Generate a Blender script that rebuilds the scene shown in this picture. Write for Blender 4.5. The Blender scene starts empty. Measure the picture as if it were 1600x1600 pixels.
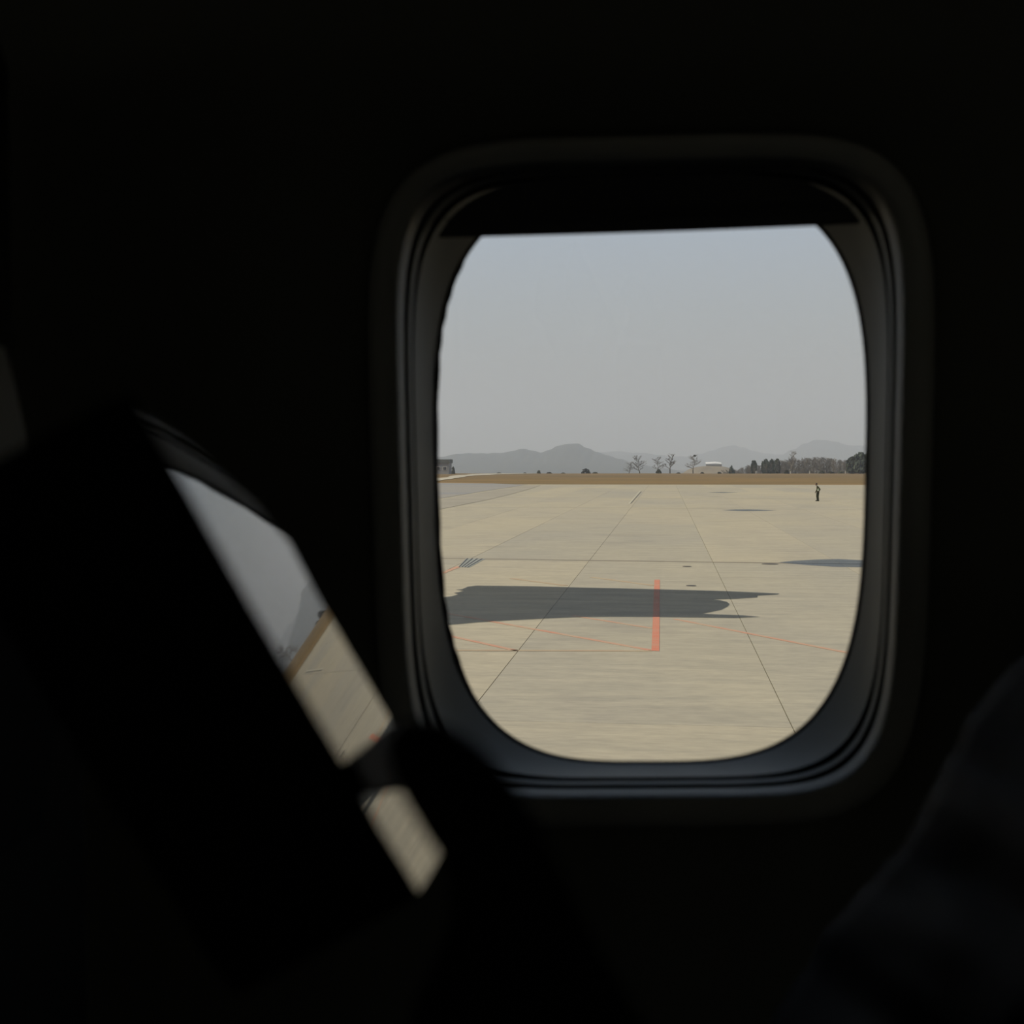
import bpy, bmesh, math, random
from mathutils import Vector, Matrix, noise

random.seed(7)
SC = bpy.context.scene
COL = SC.collection
PI = math.pi

# ------------------------------------------------------------------ camera
F = 2000.0                     # focal length in pixels of the 1600 px frame
HC = 3.6                       # eye height above the apron
VPX, VPY = 1040.0, 725.0       # where the lines square to the aircraft side vanish
ROLL = math.radians(0.25)
Yc = Vector(((VPX-800)/F, (800-VPY)/F, 1.0)).normalized()      # world axes seen by the camera (right, up, forward)
Zc = Vector((math.sin(ROLL), math.cos(ROLL), 0.0)); Zc = (Zc - Yc*Zc.dot(Yc)).normalized()
Xc = Zc.cross(Yc).normalized()
if Xc.x < 0: Xc = -Xc
RIGHT = Vector((Xc.x, Yc.x, Zc.x)); UP = Vector((Xc.y, Yc.y, Zc.y)); FWD = Vector((Xc.z, Yc.z, Zc.z))
CAM = Vector((0, 0, HC))
cd = bpy.data.cameras.new('camera'); cam = bpy.data.objects.new('camera', cd); COL.objects.link(cam)
cd.sensor_width = 36; cd.lens = 36*F/1600; cd.clip_start = 0.01; cd.clip_end = 30000
cam.matrix_world = Matrix(((RIGHT.x, UP.x, -FWD.x, CAM.x), (RIGHT.y, UP.y, -FWD.y, CAM.y), (RIGHT.z, UP.z, -FWD.z, CAM.z), (0, 0, 0, 1)))
cd.dof.use_dof = True; cd.dof.focus_distance = 90; cd.dof.aperture_fstop = 14.0
SC.camera = cam

def ray(px, py):
    return (RIGHT*((px-800)/F) + UP*((800-py)/F) + FWD).normalized()
def at(px, py, Y):                  # point of the sight line at distance Y out from the eye
    d = ray(px, py); return CAM + d*(Y/d.y)
def gnd(px, py, z=0.0):             # point of the sight line on the ground
    d = ray(px, py); return CAM + d*((z-HC)/d.z)

# ------------------------------------------------------------------ sky, sun, exposure
w = bpy.data.worlds.new('World'); SC.world = w; w.use_nodes = True
nt = w.node_tree; nt.nodes.clear()
out = nt.nodes.new('ShaderNodeOutputWorld'); bg = nt.nodes.new('ShaderNodeBackground')
tc = nt.nodes.new('ShaderNodeTexCoord'); sep = nt.nodes.new('ShaderNodeSeparateXYZ'); rmp = nt.nodes.new('ShaderNodeValToRGB')
nt.links.new(tc.outputs['Generated'], sep.inputs[0]); nt.links.new(sep.outputs['Z'], rmp.inputs[0])
nt.links.new(rmp.outputs[0], bg.inputs[0]); nt.links.new(bg.outputs[0], out.inputs[0])
els = rmp.color_ramp.elements
els[0].position = 0.0; els[0].color = (.402, .398, .358, 1)
els[1].position = 1.0; els[1].color = (.22, .31, .46, 1)
for p, c in ((.05, (.392, .398, .375)), (.11, (.395, .445, .480)), (.185, (.395, .485, .610)), (.5, (.30, .38, .52))):
    e = els.new(p); e.color = (*c, 1)
bg.inputs[1].default_value = 1.0

sd = bpy.data.lights.new('sun', 'SUN'); sun = bpy.data.objects.new('sun', sd); COL.objects.link(sun)
sd.energy = 3.85; sd.color = (1.0, .89, .71); sd.angle = math.radians(0.8)
SUN_DIR = Vector((-.90, -.36, 1.05)).normalized()      # towards the sun: from the left, behind the aircraft
sun.rotation_euler = SUN_DIR.to_track_quat('Z', 'Y').to_euler()
sun.location = (-30, -20, 60)

SC.view_settings.view_transform = 'Standard'; SC.view_settings.look = 'None'
SC.view_settings.exposure = 0.0; SC.view_settings.gamma = 1.0; SC.view_settings.use_curve_mapping = False
cy = SC.cycles
cy.use_denoising = True; cy.max_bounces = 10; cy.diffuse_bounces = 5; cy.transparent_max_bounces = 16
cy.volume_bounces = 1; cy.caustics_reflective = False; cy.caustics_refractive = False

# ------------------------------------------------------------------ materials
def mat(name, col, rough=.6, spec=.5, metal=0.0, noise_amt=0.0, nscale=(1, 1, 1), ncol=None, bump=0.0, bscale=20, coord='Object', ior=None, rnd=0.0):
    m = bpy.data.materials.new(name); m.use_nodes = True
    t = m.node_tree; b = t.nodes['Principled BSDF']
    b.inputs['Base Color'].default_value = (*col, 1); b.inputs['Roughness'].default_value = rough
    b.inputs['Metallic'].default_value = metal; b.inputs['Specular IOR Level'].default_value = spec
    if ior: b.inputs['IOR'].default_value = ior
    tcn = t.nodes.new('ShaderNodeTexCoord')
    last = None
    if noise_amt:
        mp = t.nodes.new('ShaderNodeMapping'); mp.inputs['Scale'].default_value = nscale
        if coord == 'World':
            g = t.nodes.new('ShaderNodeNewGeometry'); t.links.new(g.outputs['Position'], mp.inputs[0])
        else:
            t.links.new(tcn.outputs[coord], mp.inputs[0])
        n = t.nodes.new('ShaderNodeTexNoise'); n.inputs['Scale'].default_value = 1; n.inputs['Detail'].default_value = 6
        t.links.new(mp.outputs[0], n.inputs[0])
        r = t.nodes.new('ShaderNodeValToRGB'); r.color_ramp.elements[0].position = .3; r.color_ramp.elements[1].position = .7
        dark = ncol if ncol else tuple(c*(1-noise_amt) for c in col)
        r.color_ramp.elements[0].color = (*dark, 1); r.color_ramp.elements[1].color = (*col, 1)
        t.links.new(n.outputs[0], r.inputs[0]); last = r.outputs[0]
    if rnd:
        oi = t.nodes.new('ShaderNodeObjectInfo'); mr = t.nodes.new('ShaderNodeMapRange')
        mr.inputs['To Min'].default_value = 1-rnd; mr.inputs['To Max'].default_value = 1+rnd
        t.links.new(oi.outputs['Random'], mr.inputs[0])
        vm = t.nodes.new('ShaderNodeVectorMath'); vm.operation = 'SCALE'
        if last: t.links.new(last, vm.inputs[0])
        else: vm.inputs[0].default_value = col
        t.links.new(mr.outputs[0], vm.inputs['Scale']); last = vm.outputs[0]
    if last: t.links.new(last, b.inputs['Base Color'])
    if bump:
        n2 = t.nodes.new('ShaderNodeTexNoise'); n2.inputs['Scale'].default_value = bscale; n2.inputs['Detail'].default_value = 4
        t.links.new(tcn.outputs['Object'], n2.inputs[0])
        bp = t.nodes.new('ShaderNodeBump'); bp.inputs['Strength'].default_value = bump; bp.inputs['Distance'].default_value = .002
        t.links.new(n2.outputs[0], bp.inputs['Height']); t.links.new(bp.outputs[0], b.inputs['Normal'])
    return m

def concrete():
    m = bpy.data.materials.new('concrete'); m.use_nodes = True
    t = m.node_tree; b = t.nodes['Principled BSDF']; b.inputs['Roughness'].default_value = .85; b.inputs['Specular IOR Level'].default_value = .2
    g = t.nodes.new('ShaderNodeNewGeometry')
    def nz(scale, det, lo, hi, c0, c1):
        mp = t.nodes.new('ShaderNodeMapping'); mp.inputs['Scale'].default_value = scale
        t.links.new(g.outputs['Position'], mp.inputs[0])
        n = t.nodes.new('ShaderNodeTexNoise'); n.inputs['Scale'].default_value = 1; n.inputs['Detail'].default_value = det; n.inputs['Roughness'].default_value = .6
        t.links.new(mp.outputs[0], n.inputs[0])
        r = t.nodes.new('ShaderNodeValToRGB'); r.color_ramp.elements[0].position = lo; r.color_ramp.elements[1].position = hi
        r.color_ramp.elements[0].color = (*c0, 1); r.color_ramp.elements[1].color = (*c1, 1)
        t.links.new(n.outputs[0], r.inputs[0]); return r.outputs[0]
    def mul(a, c):
        x = t.nodes.new('ShaderNodeMix'); x.data_type = 'RGBA'; x.blend_type = 'MULTIPLY'; x.inputs[0].default_value = 1
        t.links.new(a, x.inputs[6]); t.links.new(c, x.inputs[7]); return x.outputs[2]
    base = nz((.07, .035, 1), 5, .32, .68, (.375, .335, .255), (.435, .378, .262))        # broad wear and ageing
    brush = nz((.45, 2.2, 1), 7, .3, .7, (.84, .85, .87), (1.07, 1.06, 1.05))            # broom finish across the lanes
    fine = nz((3.0, 9.0, 1), 4, .3, .7, (.88, .88, .89), (1.07, 1.07, 1.06))
    blot = nz((.3, .3, 1), 3, .30, .45, (.90, .90, .92), (1, 1, 1))                       # faint dirt
    oi = t.nodes.new('ShaderNodeObjectInfo'); r = t.nodes.new('ShaderNodeValToRGB')
    r.color_ramp.elements[0].color = (.93, .94, .96, 1); r.color_ramp.elements[1].color = (1.05, 1.03, .99, 1)
    t.links.new(oi.outputs['Random'], r.inputs[0])
    o = mul(mul(mul(mul(base, brush), fine), blot), r.outputs[0])
    t.links.new(o, b.inputs['Base Color'])
    return m

M = {}
M['concrete'] = concrete()
M['joint'] = mat('joint_sealant', (.09, .075, .055), .9)
M['tar'] = mat('tarred_joint', (.20, .165, .115), .9)
M['tar_pale'] = mat('old_joint', (.34, .30, .215), .9)
M['red'] = mat('red_paint', (.56, .165, .095), .8, .2, noise_amt=.3, nscale=(1.2, 5, 1), ncol=(.47, .25, .16), coord='World')
M['redthin'] = mat('worn_red_paint', (.50, .24, .155), .8, .2, noise_amt=.3, nscale=(1.0, 2, 1), ncol=(.43, .33, .22), coord='World')
M['rustline'] = mat('faded_brown_paint', (.40, .27, .17), .8, .2, noise_amt=.3, nscale=(1.0, 2, 1), ncol=(.41, .34, .22), coord='World')
M['white_paint'] = mat('white_road_paint', (.46, .42, .31), .8, .2)
M['asphalt'] = mat('asphalt', (.24, .235, .225), .9, .2, noise_amt=.3, nscale=(.02, .06, 1), ncol=(.30, .27, .22), coord='World')
M['shoulder'] = mat('brown_shoulder', (.34, .30, .23), .9, .2, noise_amt=.2, nscale=(.05, .1, 1), ncol=(.29, .26, .20), coord='World')
M['road'] = mat('pale_road', (.46, .41, .31), .9, .2)
M['iron'] = mat('cast_iron', (.07, .06, .05), .7)
M['grate'] = mat('grey_green_grate', (.30, .305, .26), .8, noise_amt=.3, nscale=(3, 3, 1), coord='World')
M['grass'] = mat('dry_grass', (.235, .155, .075), 1, .05, noise_amt=.4, nscale=(.03, .05, .05), ncol=(.165, .125, .068), coord='World')
M['land'] = mat('far_land', (.16, .14, .09), 1, .05, noise_amt=.3, nscale=(.01, .01, .01), coord='World')
M['hill'] = mat('wooded_hill', (.070, .072, .055), 1, .05, noise_amt=.4, nscale=(.012, .012, .02), ncol=(.045, .050, .036), coord='World')
M['bark'] = mat('grey_bark', (.085, .075, .06), 1, .05)
M['twig'] = mat('brown_twigs', (.175, .155, .130), 1, .05, rnd=.2)
M['needle'] = mat('dark_evergreen', (.060, .074, .054), 1, .05, rnd=.25)
M['bush'] = mat('olive_bush', (.075, .080, .052), 1, .05, rnd=.3)
M['earth'] = mat('bare_earth', (.26, .21, .14), 1, .05, noise_amt=.3, nscale=(.1, .1, .2), coord='World')
M['roofwhite'] = mat('white_sheet_roof', (.82, .80, .74), .5)
M['plaster'] = mat('grey_plaster', (.24, .235, .23), .8)
M['darkroof'] = mat('dark_roof', (.085, .09, .08), .8)
M['winglass'] = mat('dark_window_glass', (.04, .045, .05), .15)
M['post'] = mat('white_post', (.66, .62, .54), .6)

M['cloth_dark'] = mat('dark_olive_cloth', (.045, .045, .030), .9, .1)
M['trousers'] = mat('dark_trousers', (.032, .034, .026), .9, .1)
M['vest'] = mat('pale_green_vest', (.30, .34, .24), .7, .2)
M['band'] = mat('reflective_band', (.75, .76, .62), .4)
M['skin'] = mat('skin', (.15, .085, .055), .6)
M['hair'] = mat('dark_hair', (.022, .016, .010), .7)
M['shoe'] = mat('shoe', (.02, .02, .018), .6)

M['panel'] = mat('cabin_panel', (.22, .22, .17), .6, .3, bump=.15, bscale=600)
M['bezel'] = mat('window_bezel', (.62, .61, .52), .5, .4, bump=.1, bscale=500)
M['reveal'] = mat('window_reveal', (.27, .27, .24), .55, .2, bump=.08, bscale=300)
M['gasket'] = mat('grey_gasket', (.34, .338, .300), .55, .22)
M['groove'] = mat('black_groove', (.01, .01, .01), .9, .1)
M['seal'] = mat('dark_seal', (.035, .026, .022), .7, .2)
M['shade'] = mat('window_shade', (.10, .10, .095), .6, .3)
M['skin_paint'] = mat('white_aircraft_paint', (.75, .75, .74), .35)
M['carpet'] = mat('dark_carpet', (.12, .12, .12), 1, .05)
M['ceil'] = mat('ceiling_panel', (.6, .6, .56), .7, .2)
M['dark_wall'] = mat('dark_lining', (.5, .5, .46), .8, .2)
M['gloss'] = mat('glossy_black_plastic', (.004, .004, .004), .02, .5, ior=1.5)
M['matte'] = mat('matte_black_plastic', (.008, .008, .008), .8, .15)
M['fabric'] = mat('dark_seat_fabric', (.016, .017, .018), .95, .1, bump=.4, bscale=700)
M['fabric2'] = mat('charcoal_fabric', (.03, .03, .026), .95, .1, bump=.4, bscale=700)
M['cover'] = mat('pale_headrest_cloth', (.42, .41, .36), .9, .1, bump=.3, bscale=900)
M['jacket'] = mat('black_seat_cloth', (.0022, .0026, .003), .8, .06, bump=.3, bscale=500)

def glass_mat():
    m = bpy.data.materials.new('window_glass'); m.use_nodes = True; t = m.node_tree; t.nodes.clear()
    o = t.nodes.new('ShaderNodeOutputMaterial'); mx = t.nodes.new('ShaderNodeMixShader'); fr = t.nodes.new('ShaderNodeFresnel'); fr.inputs[0].default_value = 1.45
    tr = t.nodes.new('ShaderNodeBsdfTransparent'); tr.inputs[0].default_value = (.985, .99, .985, 1)
    gl = t.nodes.new('ShaderNodeBsdfGlossy'); gl.inputs['Roughness'].default_value = .02
    t.links.new(fr.outputs[0], mx.inputs[0]); t.links.new(tr.outputs[0], mx.inputs[1]); t.links.new(gl.outputs[0], mx.inputs[2]); t.links.new(mx.outputs[0], o.inputs[0])
    return m
M['glass'] = glass_mat()
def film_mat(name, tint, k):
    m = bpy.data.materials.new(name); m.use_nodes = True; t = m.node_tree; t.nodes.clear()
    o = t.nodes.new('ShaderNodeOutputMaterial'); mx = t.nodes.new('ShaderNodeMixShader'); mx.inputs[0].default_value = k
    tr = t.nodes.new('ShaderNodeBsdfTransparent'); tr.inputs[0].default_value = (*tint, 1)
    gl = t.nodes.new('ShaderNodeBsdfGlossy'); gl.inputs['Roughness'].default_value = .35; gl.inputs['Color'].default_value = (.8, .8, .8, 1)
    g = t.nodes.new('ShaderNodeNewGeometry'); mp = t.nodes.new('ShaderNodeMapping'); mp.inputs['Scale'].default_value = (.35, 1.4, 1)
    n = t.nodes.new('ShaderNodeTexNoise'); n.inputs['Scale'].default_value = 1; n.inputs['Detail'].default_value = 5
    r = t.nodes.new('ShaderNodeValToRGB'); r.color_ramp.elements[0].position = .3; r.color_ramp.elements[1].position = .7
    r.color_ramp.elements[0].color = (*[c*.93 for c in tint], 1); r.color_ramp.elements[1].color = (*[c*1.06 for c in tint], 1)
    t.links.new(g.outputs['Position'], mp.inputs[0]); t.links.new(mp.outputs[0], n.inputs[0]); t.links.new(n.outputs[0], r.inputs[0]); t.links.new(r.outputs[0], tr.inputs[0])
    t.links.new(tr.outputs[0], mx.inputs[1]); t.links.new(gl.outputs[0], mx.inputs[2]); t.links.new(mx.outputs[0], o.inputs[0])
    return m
M['tinted'] = film_mat('tinted_film', (.44, .465, .49), .10)  # grey see-through film with a weak gloss, darkens the pavement under it
M['tinted_thin'] = film_mat('thin_tinted_film', (.60, .66, .76), .10)

# ------------------------------------------------------------------ helpers
def link(name, me, m=None, parent=None):
    o = bpy.data.objects.new(name, me); COL.objects.link(o)
    if m and me is not None and not me.materials: me.materials.append(m)
    if parent: o.parent = parent
    return o
def mesh(name, verts, faces, m, parent=None, smooth=False):
    me = bpy.data.meshes.new(name); me.from_pydata([tuple(v) for v in verts], [], faces); me.update()
    if smooth:
        for p in me.polygons: p.use_smooth = True
    return link(name, me, m, parent)
def empty(name, loc=(0, 0, 0)):
    o = bpy.data.objects.new(name, None); o.location = loc; o.empty_display_size = .1; COL.objects.link(o); return o
def tag(o, label=None, cat=None, group=None, kind=None):
    if label: o['label'] = label
    if cat: o['category'] = cat
    if group: o['group'] = group
    if kind: o['kind'] = kind
    return o
def box_vf(c, s):
    x, y, z = c; a, b, d = s[0]/2, s[1]/2, s[2]/2
    v = [(x+i*a, y+j*b, z+k*d) for k in (-1, 1) for j in (-1, 1) for i in (-1, 1)]
    f = [(0, 2, 3, 1), (4, 5, 7, 6), (0, 1, 5, 4), (2, 6, 7, 3), (0, 4, 6, 2), (1, 3, 7, 5)]
    return v, f
def box(name, c, s, m, parent=None, bevel=0.0):
    v, f = box_vf(c, s); o = mesh(name, v, f, m, parent)
    if bevel: bevel_mesh(o, bevel)
    return o
def bevel_mesh(o, r, seg=2):
    bm = bmesh.new(); bm.from_mesh(o.data)
    bmesh.ops.recalc_face_normals(bm, faces=bm.faces)
    bmesh.ops.bevel(bm, geom=[e for e in bm.edges], offset=r, segments=seg, affect='EDGES', profile=.5)
    bm.to_mesh(o.data); bm.free(); o.data.update()
def sheet(name, pts, m, parent=None):          # a flat film / painted patch with the given outline
    o = mesh(name, pts, [tuple(range(len(pts)))], m, parent)
    if o.data.polygons[0].normal.z < 0: o.data.flip_normals()
    return o
def prism(name, pts, vec, m, parent=None, bevel=0.0):
    n = len(pts); vec = Vector(vec)
    vs = [Vector(p) for p in pts] + [Vector(p)+vec for p in pts]
    fs = [tuple(range(n-1, -1, -1)), tuple(range(n, 2*n))] + [(i, (i+1) % n, n+(i+1) % n, n+i) for i in range(n)]
    o = mesh(name, vs, fs, m, parent)
    bm = bmesh.new(); bm.from_mesh(o.data); bmesh.ops.recalc_face_normals(bm, faces=bm.faces)
    if bevel: bmesh.ops.bevel(bm, geom=list(bm.edges), offset=bevel, segments=3, affect='EDGES', profile=.5)
    bm.to_mesh(o.data); bm.free()
    return o
def crom(pts, per=6, closed=True):
    n = len(pts); o = []
    for i in range(n if closed else n-1):
        p0, p1, p2, p3 = (Vector(pts[(i+k) % n]) if closed else Vector(pts[min(max(i+k, 0), n-1)]) for k in (-1, 0, 1, 2))
        for j in range(per):
            t = j/per
            o.append(.5*((2*p1) + (p2-p0)*t + (2*p0-5*p1+4*p2-p3)*t*t + (3*p1-p0-3*p2+p3)*t**3))
    if not closed: o.append(Vector(pts[-1]))
    return o

# ================================================================== STRUCTURE
# ------------------------------------------------------------------ apron: concrete slabs on a dark joint bed
PX, PY, X0, Y0 = 4.55, 29.7, 1.74, 17.7
YEND = 225.6
apron = mesh('apron_pavement', *(lambda v: (v, [(0, 1, 2, 3)]))([(-110, -12, -.035), (110, -12, -.035), (110, YEND, -.035), (-110, YEND, -.035)]), M['joint'])
tag(apron, 'pale concrete apron of long slabs with dark joints', kind='structure')
gap = .015
sv, sf = box_vf((0, 0, -.06), (PX-gap, PY-gap, .12))
slab_me = bpy.data.meshes.new('slab'); slab_me.from_pydata(sv, [], sf); slab_me.materials.append(M['concrete'])
first_row = -1
for j in range(first_row, 7):
    yc = Y0 + (j+.5)*PY
    half = 6 + max(0, (yc+15))*0.24
    i0 = int(math.floor((-half-X0)/PX)); i1 = int(math.ceil((half-X0)/PX))
    for i in range(i0, i1):
        s = link('slab', slab_me, None, apron); s.location = (X0 + (i+.5)*PX, yc, random.uniform(-.002, .002))
# pavement further out to the sides, too oblique to tell slabs apart
for sx in (-1, 1):
    pts = []
    for j in range(first_row, 7):
        yc = Y0 + (j+.5)*PY; half = 6 + max(0, (yc+15))*0.24
        e = X0 + (math.floor((-half-X0)/PX) if sx < 0 else math.ceil((half-X0)/PX))*PX
        pts += [(e, yc-PY/2, .0), (e, yc+PY/2, .0)]
    pts += [(sx*110, YEND, 0), (sx*110, -12, 0)]
    n = len(pts)
    fs = []; vs = []
    for j in range(0, n-2, 2):
        a, b = pts[j], pts[j+1]
        k = len(vs); vs += [a, b, (sx*110, b[1], 0), (sx*110, a[1], 0)]; fs.append((k, k+1, k+2, k+3) if sx < 0 else (k+3, k+2, k+1, k))
    mesh('outer_pavement', vs, fs, M['concrete'], apron)

# ------------------------------------------------------------------ dry grass field and land behind it
def terrain(name, xs, ys, hf, m):
    vs = [(x, y, hf(x, y)) for y in ys for x in xs]; nx = len(xs)
    fs = [(j*nx+i, j*nx+i+1, (j+1)*nx+i+1, (j+1)*nx+i) for j in range(len(ys)-1) for i in range(nx-1)]
    return mesh(name, vs, fs, m, smooth=True)
def hgrass(x, y):
    e = min(1, (y-YEND)/12)
    return -.03 + e*.10 + .16*e*noise.noise(Vector((x*.02, y*.05, 1.3))) + .05*e*noise.noise(Vector((x*.3, y*.3, 4)))
gx = [-240 + i*3.0 for i in range(161)]
gy = [YEND + .01 + i*4.0 for i in range(66)]
tag(terrain('grass_field', gx, gy, hgrass, M['grass']), 'brown dry grass strip beyond the apron', kind='structure')
def hland(x, y):
    t = max(0, min(1, (y-486)/80)); t = t*t*(3-2*t)
    return -.3 - 11*t + .8*noise.noise(Vector((x*.006, y*.006, 7)))*t
lx = [-2400 + i*60.0 for i in range(81)]
ly = [484+i*8 for i in range(14)] + [600+i*150.0 for i in range(48)]
tag(terrain('far_land', lx, ly, hland, M['land']), 'flat hazy land between the grass and the hills', kind='structure')

# ------------------------------------------------------------------ hazy hills
def hill(name, label, prof, D, depth, seed, base=-14.0):
    P = sorted(prof)
    def h(px):
        if px <= P[0][0]: return P[0][1]
        for (a, ya), (b, yb) in zip(P, P[1:]):
            if px <= b:
                t = (px-a)/(b-a); t = t*t*(3-2*t); return ya + (yb-ya)*t
        return P[-1][1]
    n = int((P[-1][0]-P[0][0])/1.6)+1; rows = 13
    vs = []; fs = []
    for r in range(rows):
        u = r/(rows-1)*2-1                       # -1 front foot, 0 ridge, 1 back foot
        for i in range(n):
            px = P[0][0] + (P[-1][0]-P[0][0])*i/(n-1)
            top = at(px, h(px), D)
            k = (1-abs(u))**.85
            z = base + (top.z-base)*k
            z += (top.z-base)*.16*k*(1-k)*noise.noise(Vector((top.x*.01+seed, u*4, seed)))*2
            if k > .05: z += (D/2500)*2.0*noise.noise(Vector((top.x*.05, u*7, seed+5))) * min(1, k*1.5)
            vs.append((top.x*(1+u*depth/D*.3), D+u*depth, z))
    for r in range(rows-1):
        for i in range(n-1):
            fs.append((r*n+i, r*n+i+1, (r+1)*n+i+1, (r+1)*n+i))
    o = mesh(name, vs, fs, M['hill'], smooth=True)
    return tag(o, label, 'hill', 'hazy hills on the horizon')
hill('hill', 'nearest blue-grey hill with a rounded twin summit left of the bare trees',
     [(480, 728), (540, 722), (600, 716), (650, 718), (690, 714), (715, 709), (745, 708), (780, 708), (800, 705), (819, 701), (832, 704), (845, 707), (858, 703), (872, 696), (890, 693), (903, 694), (918, 700), (932, 706), (948, 711), (968, 717), (990, 723), (1030, 731), (1070, 736)], 2500, 420, 1.0)
hill('hill', 'faint long low ridge behind the group of bare trees',
     [(830, 736), (880, 718), (930, 708), (960, 705.5), (1000, 707.5), (1030, 711), (1070, 713.5), (1100, 718), (1140, 736)], 4300, 500, 2.2)
hill('hill', 'pale round hill above the white roofed hall',
     [(1030, 733), (1070, 716), (1095, 709), (1115, 703), (1132, 697.5), (1145, 696), (1158, 698), (1175, 704), (1200, 709), (1230, 711), (1260, 716), (1300, 735)], 4700, 500, 3.1)
hill('hill', 'pale broad hill at the right above the woods',
     [(1190, 734), (1220, 712), (1240, 702), (1256, 693), (1275, 688), (1290, 687), (1305, 690), (1325, 695), (1350, 697), (1380, 694), (1420, 700), (1500, 712), (1600, 732)], 4200, 500, 4.4)

# ================================================================== CABIN SHELL
TILT = math.radians(11.0); WROLL = math.radians(1.1)
U = Vector((math.cos(WROLL), 0, math.sin(WROLL)))
V = Vector((0, -math.sin(TILT), math.cos(TILT))); V = (V - U*V.dot(U)).normalized()
Wn = V.cross(U).normalized()
if Wn.y < 0: Wn = -Wn
NR = 128; TAPER = .06/900
def ring(cx, cyy, hw, hh, n, d, jag=None):
    C = at(cx, cyy, d); o = []
    for i in range(NR):
        a = 2*PI*i/NR; c, s = math.cos(a), math.sin(a)
        x = math.copysign(abs(c)**(2/n), c); y = math.copysign(abs(s)**(2/n), s)
        hx = hw
        if jag: hx = hw + jag(a)
        yy = y*hh
        px = cx + x*hx*(1 + TAPER*yy); py = cyy - yy - x*hx*(.020 if yy > 0 else .006)*abs(yy)/450
        r = ray(px, py); o.append(CAM + r*((C-CAM).dot(Wn)/r.dot(Wn)))
    return o
def loft(name, rings, m, parent=None, smooth=True, cap=False):
    vs = [p for r in rings for p in r]; fs = []
    for r in range(len(rings)-1):
        for i in range(NR):
            j = (i+1) % NR
            fs.append((r*NR+i, r*NR+j, (r+1)*NR+j, (r+1)*NR+i))
    if cap: fs.append(tuple((len(rings)-1)*NR+i for i in range(NR)))
    return mesh(name, vs, fs, m, parent, smooth)

win = empty('window_1', at(1018, 745, .70)); tag(win, 'rounded cabin window with a grey ridged surround', kind='structure')
def wpart(o):
    o.parent = win; o.matrix_parent_inverse = Matrix.Translation(-win.location); return o
# clear pane: outer and inner face
wpart(loft('pane', [ring(1018, 744, 300, 410, 3.3, .720), ring(1018, 744, 341, 456, 3.3, .720), ring(1018, 744, 341, 456, 3.3, .724)], M['glass'], cap=True))
pv = bpy.data.objects['pane'].data
bm = bmesh.new(); bm.from_mesh(pv); bm.verts.ensure_lookup_table()
bm.faces.new([bm.verts[i] for i in range(NR)][::-1]); bm.to_mesh(pv); bm.free()
for p in pv.polygons: p.use_smooth = False
def jag(a):
    d = math.cos(a)
    if d > -.80: return 0
    y = math.sin(a)
    return -(2.2*max(0, noise.noise(Vector((y*22, 3, 1)))) + 2.5*max(0, noise.noise(Vector((y*9, 8, 2)))) + 2.0*math.sin(y*38)**2)
wpart(loft('seal', [ring(1018, 742, 346, 458, 3.3, .726), ring(1018, 742, 333, 447, 3.3, .7185, jag), ring(1018, 742, 334, 448, 3.3, .714, jag), ring(1018, 742, 339, 452, 3.3, .712)], M['seal']))
wpart(loft('reveal', [ring(1018, 742, 338, 451, 3.3, .713), ring(1018, 743, 343, 455, 3.4, .706), ring(1018, 744, 352, 461, 3.8, .693), ring(1017, 745, 361, 466, 4.3, .679), ring(1017, 745, 367, 470, 4.8, .667)], M['reveal']))
wpart(loft('groove', [ring(1017, 745, 366, 469, 4.8, .668), ring(1017, 745, 366, 469, 5, .674), ring(1017, 745, 372, 476, 5.2, .674), ring(1017, 745, 378, 483, 5.5, .668), ring(1017, 746, 380.5, 485.5, 5.6, .656)], M['groove']))
wpart(loft('gasket_ridge', [ring(1017, 746, 369.3, 473.8, 5.2, .667), ring(1017, 746, 370, 474.6, 5.2, .6635), ring(1017, 746, 372, 477, 5.3, .659), ring(1016, 746, 374, 479.5, 5.4, .656), ring(1016, 746, 375.6, 481, 5.4, .6552), ring(1016, 746, 376.2, 481.6, 5.4, .661)], M['gasket']))
wpart(loft('gasket_lip', [ring(1016, 747, 379, 484, 5.6, .660), ring(1016, 747, 381, 486.2, 5.6, .650), ring(1016, 747, 384.5, 490, 5.7, .643), ring(1016, 747, 388.3, 494.2, 5.8, .637), ring(1016, 748, 391.5, 497.6, 5.8, .634), ring(1016, 748, 394, 500, 5.8, .633)], M['gasket']))
wpart(loft('bezel', [ring(1016, 748, 393, 499, 5.8, .6333), ring(1017, 749, 399, 505, 5.6, .6315), ring(1018, 751, 425, 530, 5.2, .6295), ring(1018, 752, 435, 539, 5, .631), ring(1018, 752, 438, 541, 5, .6345), ring(1018, 752, 438, 541, 5, .655)], M['bezel']))
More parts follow.
